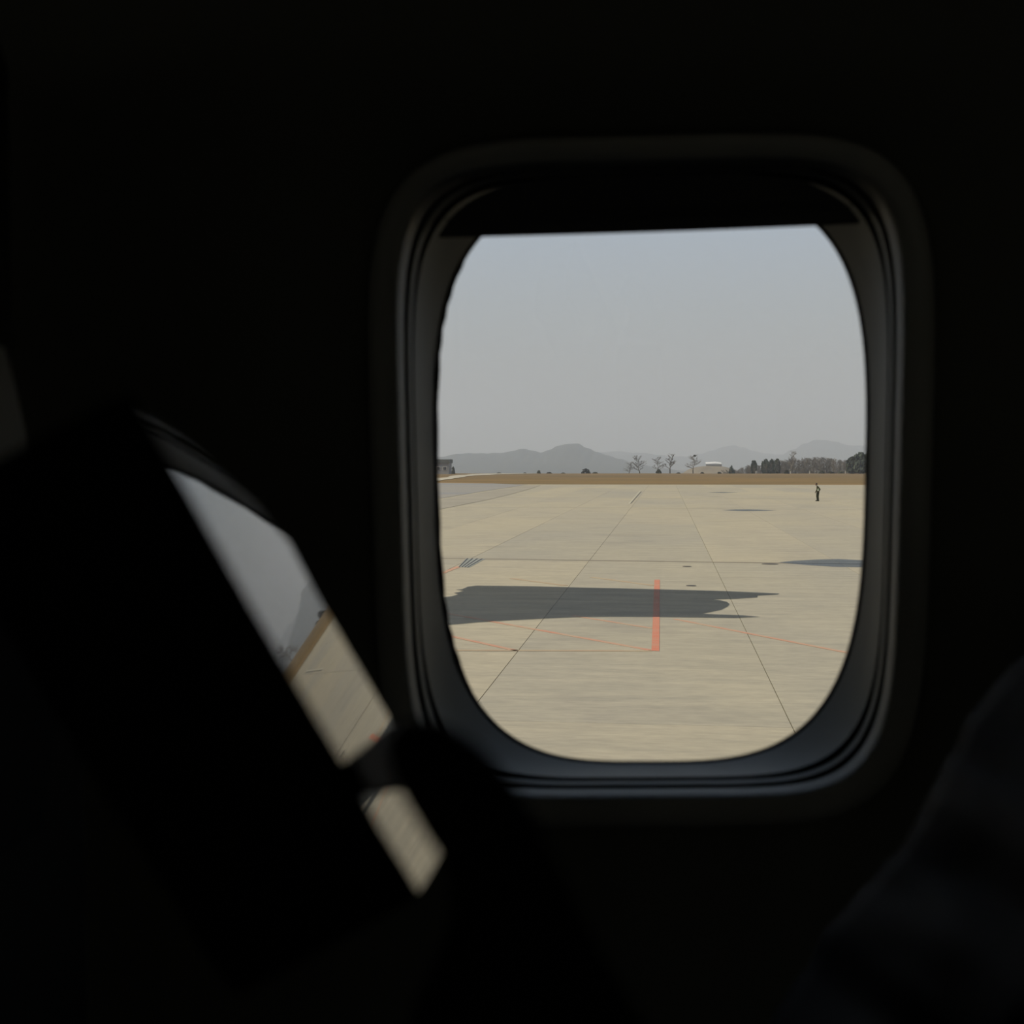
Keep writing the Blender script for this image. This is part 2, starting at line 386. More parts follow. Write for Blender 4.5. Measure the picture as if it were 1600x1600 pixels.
# window shade, mostly raised
def shade():
    rg = ring(1018, 744, 362, 471, 4.4, .6700)
    C = at(1018, 744, .6700); k = .6700/F
    def uv(p): return ((p-C).dot(U), (p-C).dot(V))
    def lim(u): return (368 - u/k*.008)*k*(1.012)   # height of the lower edge above the centre
    top = [p for p in rg if uv(p)[1] > lim(uv(p)[0])]
    top.sort(key=lambda p: uv(p)[0])
    a, b = top[0], top[-1]
    low = []
    for i in range(15):
        t = i/14; u = uv(b)[0] + (uv(a)[0]-uv(b)[0])*t
        low.append(C + U*u + V*(lim(u) - 2*k*math.sin(PI*t)))
    pts = top + low
    o = prism('shade', pts, -Wn*.004, M['shade']); wpart(o)
    # grip lip along the lower edge
    vs = []; fs = []
    n = 25
    for i in range(n):
        t = i/(n-1); u = uv(a)[0]*.97 + (uv(b)[0]-uv(a)[0])*.97*t
        base = C + U*u + V*(lim(u)+26*k) - Wn*.004
        wd = 7*k*(1 - abs(2*t-1)**6)+.0002
        for q in range(8):
            an = 2*PI*q/8; vs.append(base + V*(wd*math.cos(an)) - Wn*(wd*.8*math.sin(an)))
    for i in range(n-1):
        for q in range(8): fs.append((i*8+q, i*8+(q+1) % 8, (i+1)*8+(q+1) % 8, (i+1)*8+q))
    g = mesh('shade_grip', vs, fs, M['shade'], smooth=True)
    g.parent = o
    return o
shade()

# side wall with the window hole; it leans with the fuselage
XL, XR = -2.7, 2.7; ZF, ZC = 2.5, 4.75
def wallring(f):           # between hole (0) and the outer rectangle (1)
    h = ring(1018, 752, 442, 545, 5, .632)
    C = at(1018, 752, .632); o = []
    for i, p in enumerate(h):
        a = 2*PI*i/NR; c, s = math.cos(a), math.sin(a); m_ = max(abs(c), abs(s))
        x = 2.9*c/m_; z = 1.5*s/m_
        q = Vector((C.x+x, 0, C.z+z)); q.y = C.y - math.tan(TILT)*z + (0.10*max(0, abs(z)-.45)**2*-1)
        o.append(p.lerp(q, f))
    return o
wall = loft('wall_window_side', [[p+Wn*.014 for p in wallring(0)], wallring(0.004), wallring(.03), wallring(.1), wallring(.3), wallring(.6), wallring(1)], M['panel'])
tag(wall, 'dark cabin side wall panel around the window', kind='structure')
skin = loft('fuselage_skin', [ring(1018, 742, 344, 456.5, 3.3, .7258), ring(1018, 742, 420, 540, 4, .730), [p + Vector((0, .12, 0)) for p in wallring(.35)], [p + Vector((0, .15, 0)) for p in wallring(1)]], M['skin_paint'])
tag(skin, 'white outer skin of the aircraft around the window', kind='structure')
def struct_box(name, c, s, m, label): return tag(box(name, c, s, m), label, kind='structure')
struct_box('floor', (0, -1.1, ZF-.05), (5.6, 4.4, .1), M['carpet'], 'dark carpeted cabin floor')
struct_box('ceiling', (0, -1.3, ZC+.05), (5.6, 4.2, .1), M['ceil'], 'dark cabin ceiling panel')
# far side of the cabin, with its own row of open windows
AW = [-1.95, -1.45, -.95, -.45, .05, .55, 1.05, 1.55, 2.05]
wv, wf = [], []
def addb(c, sz):
    v, f = box_vf(c, sz); k = len(wv); wv.extend(v); wf.extend(tuple(i+k for i in q) for q in f)
addb((0, -3.05, 2.935), (5.6, .1, .97)); addb((0, -3.05, 4.275), (5.6, .1, .99))
xe = -2.8
for x in AW:
    addb(((xe+x-.115)/2, -3.05, 3.6), (x-.115-xe, .1, .36)); xe = x+.115
addb(((xe+2.8)/2, -3.05, 3.6), (2.8-xe, .1, .36))
tag(mesh('wall_aisle_side', wv, wf, M['dark_wall']), 'far side lining of the cabin with a row of small windows', kind='structure')
struct_box('wall_front', (XL-.05, -1.0, 3.6), (.1, 4.4, 2.5), M['dark_wall'], 'dark front bulkhead of the cabin')
struct_box('wall_aft', (XR+.05, -1.0, 3.6), (.1, 4.4, 2.5), M['dark_wall'], 'dark rear bulkhead of the cabin')

# ================================================================== CABIN OBJECTS
# ------------------------------------------------------------------ raised armrest with a glossy facing that mirrors the view
r1, r2 = ray(445, 1022), ray(500, 940)
mm = r1.cross(r2).normalized()
if ray(300, 750).dot(mm) < 0: mm = -mm
NM = (Vector((0, 0, 1)) - mm).normalized()
if NM.dot(ray(475, 985)) > 0: NM = -NM
M0 = CAM + ray(475, 985)*.245
def onp(px, py, off=0.0):
    d = ray(px, py); return CAM + d*((M0+NM*off-CAM).dot(NM)/d.dot(NM))
arm = empty('armrest', M0); tag(arm, 'raised black seat armrest with a glossy face mirroring the window view', 'armrest')
def apart(o): o.parent = arm; o.matrix_parent_inverse = Matrix.Translation(-M0); return o
face = [(205, 612), (262, 668), (335, 728), (400, 788), (452, 848), (492, 925), (545, 1015), (604, 1115), (650, 1215), (695, 1325), (655, 1392), (598, 1300), (530, 1180), (450, 1045), (375, 915), (300, 780), (245, 685)]
fpts = [onp(x, y) for x, y in face]
apart(prism('glossy_face', fpts, -NM*.0015, M['gloss']))
# body under the face, a little larger
cen = sum(fpts, Vector())/len(fpts)
bpts = [cen + (p-cen)*1.02 - NM*.0012 for p in fpts]
apart(prism('arm_body', bpts, -NM*.034, M['matte'], bevel=.002))
# matte band across the face
band = [onp(x, y, .0006) for x, y in [(546, 1186), (628, 1126), (700, 1228), (630, 1228), (572, 1238)]]
apart(prism('band', band, NM*.0008, M['matte']))
# pivot hub at the lower end
def hub():
    pts = [(622, 1145), (655, 1128), (705, 1140), (755, 1180), (800, 1240), (838, 1310), (880, 1400), (935, 1500), (985, 1625), (650, 1625), (702, 1440), (694, 1335), (660, 1275), (630, 1222), (616, 1180)]
    pp = crom([at(x, y, .185) for x, y in pts], 4)
    return prism('pivot_hub', pp, Vector((.006, -.03, .006)), M['matte'], bevel=.003)
apart(hub())
apart(box('support_post', (-.022, .150, 3.00), (.045, .022, .99), M['matte'], bevel=.004))

# ------------------------------------------------------------------ seat in front (left), its back facing the camera side
seat = empty('front_seat', (-.36, .22, ZF)); tag(seat, 'dark seat back at the left with a pale headrest cloth', 'seat')
def spart(o): o.parent = seat; o.matrix_parent_inverse = Matrix.Translation(-seat.location); return o
XS = -.225
def rslab(name, y0, y1, z0, z1, x0, x1, m, bev):
    return spart(box(name, ((x0+x1)/2, (y0+y1)/2, (z0+z1)/2), (abs(x1-x0), y1-y0, z1-z0), m, bevel=bev))
rslab('backrest', -.02, .50, 2.95, 3.56, XS, XS-.12, M['fabric2'], .03)
rslab('headrest', .03, .46, 3.54, 3.78, XS-.005, XS-.115, M['fabric2'], .035)
rslab('cushion', -.02, .50, 2.86, 3.00, XS-.06, XS-.55, M['fabric'], .03)
rslab('seat_base', .02, .46, 2.5, 2.87, XS-.14, XS-.48, M['matte'], .02)
def onx(px, py, X):
    d = ray(px, py); return CAM + d*(X/d.x)
cv = [onx(x, y, XS+.0015) for x, y in ((-260, 470), (-60, 505), (8, 545), (26, 610), (40, 675), (48, 722), (-260, 735))]
spart(prism('headrest_cloth', cv, Vector((-.006, 0, 0)), M['cover']))
pk = [onx(x, y, XS+.003) for x, y in ((-250, 960), (10, 935), (80, 915), (130, 918), (122, 1010), (95, 1120), (70, 1300), (-250, 1500))]
spart(prism('seat_pocket', pk, Vector((-.01, 0, 0)), M['fabric'], bevel=.002))

# ------------------------------------------------------------------ seat with loose folded fabric at the lower right
def folded_seat():
    edge = [(1680, 940), (1600, 1030), (1530, 1090), (1490, 1170), (1455, 1235), (1415, 1310), (1370, 1365), (1310, 1430), (1265, 1500), (1225, 1560), (1170, 1650), (1100, 1760)]
    E2 = crom([Vector((x, y, 0)) for x, y in edge], 6, closed=False)
    n = len(E2); rows = 26
    vs = []; fs = []
    for i, e in enumerate(E2):
        s = i/(n-1)
        for r in range(rows):
            t = r/(rows-1)
            dx = 560*t; dy = 330*t
            fold = .010*math.sin(s*26 + t*5 + 2*noise.noise(Vector((s*5, t*3, 2)))) * (1-.4*t) + .016*noise.noise(Vector((s*8, t*5, 9)))
            Y = .47 - .17*math.sin(min(1, t*1.5)*PI/2) + fold*(0.4+min(1, t*4)*.6)
            jit = 10*noise.noise(Vector((s*14, 1, t)))
            vs.append(at(e.x+dx+jit, e.y+dy+jit, Y))
    for i in range(n-1):
        for r in range(rows-1): fs.append((i*rows+r, i*rows+r+1, (i+1)*rows+r+1, (i+1)*rows+r))
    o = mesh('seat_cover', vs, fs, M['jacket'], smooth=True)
    so = o.modifiers.new('thickness', 'SOLIDIFY'); so.thickness = .006; so.offset = 1
    root = tag(empty('aft_seat', (.34, .25, ZF)), 'black fabric seat back with loose folds in the lower right corner', 'seat')
    o.parent = root; o.matrix_parent_inverse = Matrix.Translation(-root.location)
    for nm, c, sz, m, bv in (('backrest', (.42, .27, 3.14), (.14, .42, .42), M['fabric'], .03), ('cushion', (.22, .27, 2.92), (.40, .42, .12), M['fabric'], .03), ('seat_base', (.26, .27, 2.68), (.32, .36, .37), M['matte'], .02)):
        p = box(nm, c, sz, m, root, bevel=bv); p.matrix_parent_inverse = Matrix.Translation(-root.location)
    return root
folded_seat()

# ================================================================== APRON OBJECTS
def zoff(pts, z): return [Vector((p.x, p.y, z)) for p in pts]
# painted lines are part of the pavement
def stripe(name, a, b, wid, m, z=.006, label=None):
    A, B = gnd(*a), gnd(*b); d = (B-A).normalized(); s = Vector((-d.y, d.x, 0))*wid/2
    v = [Vector((q.x, q.y, z)) for q in (A+s, B+s, B-s, A-s)]
    vs = v + [q-Vector((0, 0, .004)) for q in v]
    o = mesh(name, vs, [(0, 1, 2, 3), (0, 4, 5, 1), (1, 5, 6, 2), (2, 6, 7, 3), (3, 7, 4, 0)], m, apron)
    bm = bmesh.new(); bm.from_mesh(o.data); bmesh.ops.recalc_face_normals(bm, faces=bm.faces); bm.to_mesh(o.data); bm.free()
    if o.data.polygons[0].normal.z < 0: o.data.flip_normals()
    if label: o['label'] = label
    return o
bar = [gnd(*p) for p in ((1022.5, 906), (1031, 906), (1030.2, 1017.5), (1018, 1017))]
b_ = prism('red_bar', zoff(bar, .003), Vector((0, 0, .004)), M['red'], apron); b_['label'] = 'wide red painted bar running away from the aircraft'
for a, b, wd, m, l in (
        ((690, 957), (1019, 1016.5), .13, 'redthin', 'thin red diagonal line meeting the foot of the red bar'),
        ((895, 962), (1020, 982), .11, 'redthin', 'thin red diagonal line joining the red bar halfway'),
        ((1055, 967.5), (1345, 1024), .12, 'redthin', 'thin red diagonal line right of the red bar'),
        ((650, 1016), (1018, 1017.2), .16, 'rustline', 'faint red line parallel to the aircraft'),
        ((690, 991), (808, 1017), .12, 'redthin', 'short red diagonal line at the left'),
        ((800, 904), (884, 915), .20, 'rustline', 'faded diagonal line above the dark patch at the left'),
        ((925, 902), (1022, 915), .20, 'rustline', 'faded diagonal line reaching the top of the red bar'),
        ((1000, 767), (983, 787), .12, 'white_paint', 'short white painted dash beside a joint'),
        ((1002, 768), (985.5, 787), .10, 'joint', 'dark strip beside the short white dash'),
        ((690, 896), (718, 885), .20, 'redthin', 'short red mark at the drain')):
    stripe('painted_line', a, b, wd, M[m], label=l)
# wide tarred cross joints
for (a, b, wd, m, l) in (((600, 871.3), (1420, 882.5), .30, 'tar', 'dark tarred cross joint'), ((600, 791.5), (1420, 796.5), .45, 'tar_pale', 'pale cross joint'), ((600, 776.8), (1420, 780.5), .6, 'tar_pale', 'pale far cross joint')):
    stripe('joint_strip', a, b, wd, M[m], z=.005, label=l)
# dark patches: see-through sheets that darken the concrete below them
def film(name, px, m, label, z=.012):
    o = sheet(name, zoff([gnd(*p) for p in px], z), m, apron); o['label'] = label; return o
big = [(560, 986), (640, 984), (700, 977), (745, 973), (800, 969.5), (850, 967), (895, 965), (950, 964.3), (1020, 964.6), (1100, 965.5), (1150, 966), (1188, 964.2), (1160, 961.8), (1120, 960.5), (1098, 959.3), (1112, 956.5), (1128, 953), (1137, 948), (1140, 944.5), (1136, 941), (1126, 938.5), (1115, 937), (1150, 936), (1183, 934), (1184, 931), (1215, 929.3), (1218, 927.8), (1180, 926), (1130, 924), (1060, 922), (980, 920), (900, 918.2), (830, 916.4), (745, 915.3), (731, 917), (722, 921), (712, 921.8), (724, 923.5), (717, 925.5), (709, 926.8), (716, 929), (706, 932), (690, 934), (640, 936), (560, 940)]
film('dark_patch', big, M['tinted'], 'large dark patch lying across the red bar')
film('dark_patch', [(1216, 879), (1240, 876.5), (1280, 874.4), (1310, 873.8), (1345, 875.5), (1400, 877), (1400, 888), (1345, 886.6), (1300, 885.8), (1260, 883)], M['tinted_thin'], 'narrow dark patch at the right edge on a cross joint')
film('dark_patch', [(1128, 797.3), (1150, 796.2), (1170, 796.1), (1214, 797.4), (1190, 798.4), (1160, 798.7)], M['tinted_thin'], 'thin far dark patch')
film('dark_patch', [(1105, 769.5), (1125, 768.8), (1155, 769.6), (1130, 770.4)], M['tinted_thin'], 'tiny dark streak near the far edge')
# drain grate at the left
dg = tag(empty('drain_grate', zoff([gnd(738, 880)], 0)[0]), 'grey-green rectangular drain grate beside a joint at the left', 'drain')
def dpart(name, px, z, h, m):
    o = prism(name, zoff([gnd(*p) for p in px], z), Vector((0, 0, h)), m); o.parent = dg; o.matrix_parent_inverse = Matrix.Translation(-dg.location); return o
dpart('grate_plate', [(716, 886), (733, 887), (758, 873.5), (728, 872.8)], .002, .006, M['grate'])
for k in range(4):
    t0, t1 = k/4+.06, k/4+.12
    L0, L1, R0, R1 = Vector((716, 886)), Vector((728, 872.8)), Vector((733, 887)), Vector((758, 873.5))
    q = [L0.lerp(R0, t0), L0.lerp(R0, t1), L1.lerp(R1, t1), L1.lerp(R1, t0)]
    dpart('grate_bar', [(p.x, p.y) for p in q], .008, .01, M['iron'])
# tie-down plates let into the slabs
for cx, cyy, hw, lab in ((1073.5, 885.3, 7, 'small dark tie-down plate in front of the long cross joint'), (1080, 915.3, 8, 'small dark tie-down plate just beyond the big dark patch'), (1203, 881.4, 13, 'oblong dark plate at the tip of the narrow dark patch')):
    c = gnd(cx, cyy); e = gnd(cx+hw, cyy); r = (e-c).length
    ry = min(r, .22)
    root = tag(empty('tie_down_plate', (c.x, c.y, 0)), lab, 'metal plate', 'tie-down plates')
    ringp = [(r*math.cos(2*PI*i/20), ry*math.sin(2*PI*i/20), .003) for i in range(20)]
    prism('rim', ringp, Vector((0, 0, .006)), M['iron'], root)
    prism('lid', [(x*.8, y*.8, .009) for x, y, z in ringp], Vector((0, 0, .003)), M['iron'], root)
# asphalt taxiway, shoulder and the pale curving road at the far left
def pave(name, px, m, label, z=.02):
    o = sheet(name, zoff([gnd(*p) for p in px], z), m); return tag(o, label, kind='structure')
pave('asphalt_taxiway', [(470, 754.6), (700, 754.8), (770, 755.6), (824, 757.6), (760, 767), (700, 777), (640, 786.5), (470, 815)], M['asphalt'], 'grey asphalt taxiway at the far left')
pave('paved_shoulder', [(845, 758.2), (824, 758.3), (760, 768.4), (700, 779), (640, 789), (470, 818), (470, 842), (640, 806), (700, 793.5), (760, 781.5), (800, 772), (830, 763.5)], M['shoulder'], 'brownish shoulder beside the taxiway')
upper = [(600, 752), (690, 747), (705, 744.6), (720, 743), (745, 741.4), (780, 740.6), (832, 740.3)]
lower = [(600, 760), (690, 751.8), (705, 749.2), (720, 746.6), (745, 743.8), (780, 741.9), (832, 740.9)]
ua = crom([gnd(*p) for p in upper], 8, False); lb = crom([gnd(*p) for p in lower], 8, False)
rv = []; NC = 9
for a, b in zip(ua, lb):
    for k in range(NC):
        p = a.lerp(b, k/(NC-1)); rv.append((p.x, p.y, max(hgrass(p.x, p.y), 0) + .09))
n = len(ua)
tag(mesh('curved_road', rv, [(i*NC+k+1, (i+1)*NC+k+1, (i+1)*NC+k, i*NC+k) for i in range(n-1) for k in range(NC-1)], M['road']), 'pale road curving across the grass at the left', kind='structure')

# ------------------------------------------------------------------ ground worker
def worker():
    g = gnd(1277.5, 783); sc_ = 1.0
    root = empty('person', (g.x, g.y, 0))
    tag(root, 'distant person in dark clothes and a pale vest walking on the apron', 'person')
    J = {  # x right (image), y away, z up; facing left
        'pelvis': (.02, 0, .93, .155), 'waist': (.03, 0, 1.08, .145), 'chest': (-.01, 0, 1.27, .165), 'neckb': (-.05, 0, 1.44, .085), 'neck': (-.10, 0, 1.52, .055),
        'hipn': (.01, -.09, .88, .11), 'kneen': (.00, -.10, .48, .075), 'anklen': (.05, -.10, .09, .05), 'toen': (-.10, -.11, .035, .04),
        'hipf': (.02, .09, .88, .11), 'kneef': (-.04, .10, .49, .075), 'anklef': (.00, .10, .09, .05), 'toef': (-.15, .11, .035, .04),
        'shn': (.00, -.19, 1.38, .075), 'eln': (.21, -.25, 1.14, .055), 'wrn': (.08, -.24, .95, .04), 'hdn': (.02, -.22, .92, .035),
        'shf': (.00, .19, 1.38, .075), 'elf': (-.05, .24, 1.10, .055), 'wrf': (-.16, .22, .90, .04), 'hdf': (-.19, .21, .84, .035)}
    ed = [('pelvis', 'waist'), ('waist', 'chest'), ('chest', 'neckb'), ('neckb', 'neck'), ('pelvis', 'hipn'), ('hipn', 'kneen'), ('kneen', 'anklen'), ('anklen', 'toen'),
          ('pelvis', 'hipf'), ('hipf', 'kneef'), ('kneef', 'anklef'), ('anklef', 'toef'), ('chest', 'shn'), ('shn', 'eln'), ('eln', 'wrn'), ('wrn', 'hdn'), ('chest', 'shf'), ('shf', 'elf'), ('elf', 'wrf'), ('wrf', 'hdf')]
    ks = list(J); me = bpy.data.meshes.new('body'); me.from_pydata([J[k][:3] for k in ks], [(ks.index(a), ks.index(b)) for a, b in ed], [])
    body = link('body', me, M['cloth_dark'], root)
    sk = body.modifiers.new('skin', 'SKIN'); sk.use_smooth_shade = True
    for i, k in enumerate(ks): me.skin_vertices[0].data[i].radius = (J[k][3], J[k][3])
    me.skin_vertices[0].data[0].use_root = True
    body.modifiers.new('sub', 'SUBSURF').levels = 1; body.modifiers['sub'].render_levels = 1
    def blob(name, c, r, m, par, seg=14, rows=9, fn=None):
        vs = []; fs = []
        for j in range(rows+1):
            ph = PI*j/rows
            for i in range(seg):
                th = 2*PI*i/seg; d = Vector((math.sin(ph)*math.cos(th), math.sin(ph)*math.sin(th), math.cos(ph)))
                k = fn(d) if fn else 1
                vs.append((c[0]+d.x*r[0]*k, c[1]+d.y*r[1]*k, c[2]+d.z*r[2]*k))
        for j in range(rows):
            for i in range(seg): fs.append((j*seg+i, (j+1)*seg+i, (j+1)*seg+(i+1) % seg, j*seg+(i+1) % seg))
        return mesh(name, vs, fs, m, par, True)
    def headf(d): return 1 + .10*max(0, -d.x)*(1 if d.z < .1 else .3) - .10*max(0, -d.z-.3)
    h = blob('head', (-.135, 0, 1.62), (.095, .078, .118), M['skin'], root, fn=headf)
    blob('hair', (-.122, 0, 1.645), (.104, .088, .108), M['hair'], h, fn=lambda d: 1 if (d.z > -.15 and d.x > -.75) or d.z > .35 else .82)
    blob('nose', (-.238, 0, 1.615), (.018, .013, .02), M['skin'], h, 8, 5)
    for s in (-1, 1):
        blob('ear', (-.125, s*.085, 1.61), (.02, .010, .03), M['skin'], h, 8, 5); blob('eye', (-.222, s*.03, 1.635), (.008, .010, .008), M['hair'], h, 8, 5)
    blob('mouth', (-.226, 0, 1.575), (.008, .022, .006), M['seal'], h, 8, 5)
    # trousers and vest are shells over the body
    def shell(name, secs, m, par):
        seg = 14; vs = []; fs = []
        for (cx, cyy, cz, rx, ry) in secs:
            for i in range(seg): a = 2*PI*i/seg; vs.append((cx+rx*math.cos(a), cyy+ry*math.sin(a), cz))
        for j in range(len(secs)-1):
            for i in range(seg): fs.append((j*seg+i, j*seg+(i+1) % seg, (j+1)*seg+(i+1) % seg, (j+1)*seg+i))
        o = mesh(name, vs, fs, m, par, True); return o
    ve = shell('vest', [(.06, 0, .99, .135, .20), (.065, 0, 1.08, .14, .20), (.05, 0, 1.18, .145, .215), (.03, 0, 1.26, .12, .20)], M['vest'], root)
    shell('reflective_band', [(.065, 0, 1.03, .146, .207), (.065, 0, 1.08, .147, .208)], M['band'], ve)
    for s, (hx, kx, ax) in ((-1, (.01, .00, .05)), (1, (.02, -.04, .0))):
        shell('trouser_leg', [(ax, s*.10, .08, .075, .075), ((ax+kx)/2, s*.10, .28, .082, .085), (kx, s*.10, .48, .095, .095), (hx, s*.09, .86, .135, .118), (hx, s*.08, .97, .14, .11)], M['trousers'], root)
        box('shoe', (ax-.055, s*.105, .042), (.27, .095, .084), M['shoe'], root, bevel=.02)
    for hx, hy, hz in ((.02, -.22, .92), (-.19, .21, .84)):
        hnd = blob('hand', (hx, hy, hz), (.035, .022, .05), M['skin'], root, 8, 6)
        for q in range(4): blob('finger', (hx-.022+q*.014, hy, hz-.062-(.006 if q in (1, 2) else 0)), (.007, .008, .032), M['skin'], hnd, 6, 4)
        blob('finger', (hx-.036, hy, hz-.02), (.008, .009, .026), M['skin'], hnd, 6, 4)
    return root
worker()

# ------------------------------------------------------------------ trees beyond the grass
def bare_mesh(name, seed, height, spread, levels=6, thick=.20):
    rng = random.Random(seed); vs = []; fs = []
    def seg(a, b, r0, r1):
        d = (b-a).normalized(); s = d.orthogonal().normalized(); t = d.cross(s); k = len(vs)
        for p, r in ((a, r0), (b, r1)):
            for i in range(3): an = 2*PI*i/3; vs.append(p + s*(r*math.cos(an)) + t*(r*math.sin(an)))
        for i in range(3): j = (i+1) % 3; fs.append((k+i, k+j, k+3+j, k+3+i))
    def grow(p, d, L, r, lv):
        q = p + d*L; seg(p, q, r, max(.025, r*.5))
        if lv == 0: return
        for k in range(5 if lv > 1 else 4):
            f = rng.uniform(.25, 1)
            nd = (d*.8 + Vector((rng.uniform(-1, 1)*spread, rng.uniform(-1, 1)*spread, rng.uniform(0, .7)))).normalized()
            grow(p + d*L*f, nd, L*rng.uniform(.35, .6), max(.028, r*.5), lv-1)
    bend = rng.uniform(-.05, .05); p = Vector((0, 0, 0)); r = thick; h0 = height*.26
    q = Vector((bend*h0, 0, h0)); seg(p, q, r, r*.85); p = q; r *= .85
    for k in range(7):                              # leader with side limbs
        q = p + Vector((rng.uniform(-.25, .25), rng.uniform(-.25, .25), 1)).normalized()*height*.10
        seg(p, q, r, r*.8)
        for m_ in range(3):
            a = rng.uniform(0, 2*PI); tilt = rng.uniform(.5, 1.1)*spread/.7*(1-.06*k)
            d = Vector((math.cos(a)*tilt, math.sin(a)*tilt, rng.uniform(.45, 1))).normalized()
            grow(p.lerp(q, rng.random()), d, height*rng.uniform(.16, .30)*(1-.07*k), max(.04, r*.5), 2)
        p = q; r *= .8
    zm = max(v.z for v in vs); 
    for v in vs: v *= height/zm
    trunk_f = fs[:3]; rest = fs[3:]
    def sub(nm, ff):
        idx = sorted({i for f in ff for i in f}); mp = {o: n for n, o in enumerate(idx)}
        me = bpy.data.meshes.new(nm); me.from_pydata([tuple(vs[i]) for i in idx], [], [tuple(mp[i] for i in f) for f in ff]); return me
    a, b = sub('trunk', trunk_f), sub('crown', rest); a.materials.append(M['bark']); b.materials.append(M['twig']); return a, b
variants = [bare_mesh('bare', 11, 10, .75), bare_mesh('bare', 23, 10, .6), bare_mesh('bare', 37, 10, .9), bare_mesh('bare', 5, 10, .5)]
def bare_tree(px, top, D, var, label, group, wide=1.0, base=None):
    b = at(px, 740, D); zb = hland(b.x, D) if D > 486 else hgrass(b.x, D)
    H = at(px, top, D).z - zb
    r = tag(empty('bare_tree', (b.x, D, zb-.05)), label, 'tree', group)
    for nm, me in (('trunk', variants[var][0]), ('crown', variants[var][1])):
        o = link(nm, me, None, r); o.scale = (H/10*wide, H/10*wide, H/10); o.rotation_euler.z = px*.7
    return r
G1 = 'bare trees standing singly beyond the grass'
bare_tree(983, 721, 500, 2, 'faint low bare tree leftmost of the bare group', G1, 1.9)
bare_tree(1000, 711, 500, 1, 'pale slim bare tree left of the dark-footed pair', G1, 1.9)
bare_tree(1028, 713, 488, 0, 'spreading bare tree with a dark bush at its foot', G1, 1.9)
bare_tree(1047, 708, 488, 3, 'tallest thin bare tree of the group in the middle', G1, 1.9)
t = bare_tree(1083, 710, 487, 2, 'lone bare tree with a round bird nest in its top', G1, 1.9)
def leafy_mesh(name, seed, rx, rz, n, size, shape):
    rng = random.Random(seed); vs = []; fs = []
    while len(fs) < n:
        x, y, z = rng.uniform(-1, 1), rng.uniform(-1, 1), rng.uniform(0, 1)
        wdt = shape(z)
        if x*x+y*y > wdt*wdt: continue
        c = Vector((x*rx, y*rx, z*rz)); s = size*rng.uniform(.6, 1.4)
        a = Vector((rng.uniform(-1, 1), rng.uniform(-1, 1), rng.uniform(-1, 1))).normalized(); b = a.orthogonal().normalized()
        k = len(vs); vs += [c+a*s, c+b*s, c-a*s, c-b*s]; fs.append((k, k+1, k+2, k+3))
    me = bpy.data.meshes.new(name); me.from_pydata([tuple(v) for v in vs], [], fs); return me
cone = leafy_mesh('crown', 1, .42, 1.0, 420, .09, lambda z: 1.0*(1-z)+.08)
colm = leafy_mesh('crown', 2, .30, 1.0, 420, .08, lambda z: math.sqrt(max(0, 1-(2*z-1)**2))*.9+.12)
rnd_ = leafy_mesh('crown', 3, .55, 1.0, 520, .10, lambda z: math.sqrt(max(0, 1-(1.9*z-.95)**2)))
bsh = leafy_mesh('foliage', 4, .7, 1.0, 160, .16, lambda z: math.sqrt(max(0, 1-z*z)))
stemv, stemf = box_vf((0, 0, .2), (.05, .05, .4))
stem_me = bpy.data.meshes.new('trunk'); stem_me.from_pydata(stemv, [], stemf); stem_me.materials.append(M['bark'])
for me in (cone, colm, rnd_): me.materials.append(M['needle'])
bsh.materials.append(M['bush'])
def ever(px, top, D, me, label, wpx=None, rx=.42, group='evergreens along the wood'):
    b = at(px, 740, D); zb = hland(b.x, D) if D > 486 else hgrass(b.x, D); H = at(px, top, D).z - zb
    r = tag(empty('evergreen_tree', (b.x, D, zb-.05)), label, 'tree', group)
    sx = (wpx/2*D/F)/rx if wpx else H
    o = link('crown', me, None, r); o.scale = (sx, sx, H); o.rotation_euler.z = px
    o = link('trunk', stem_me, None, r); o.scale = (H, H, H)
    return r
ever(1143, 726, 495, cone, 'small pointed evergreen at the left end of the wood', 11)
ever(1178, 719, 494, colm, 'narrow columnar evergreen standing alone', 9, .30)
ever(1196, 718, 496, rnd_, 'dark round evergreen, left of the joined crowns', 13, .55)
ever(1206, 718, 497, rnd_, 'dark round evergreen between two joined crowns', 12, .55)
ever(1214, 717.5, 496, rnd_, 'dark round evergreen, right of the joined crowns', 11, .55)
ever(1332, 714, 470, rnd_, 'big dark tree at the right window edge, left half', 20, .55)
ever(1345, 707, 468, rnd_, 'tallest dark tree at the right window edge', 24, .55)
ever(1362, 705, 470, rnd_, 'dark tree half behind the right window edge', 26, .55)
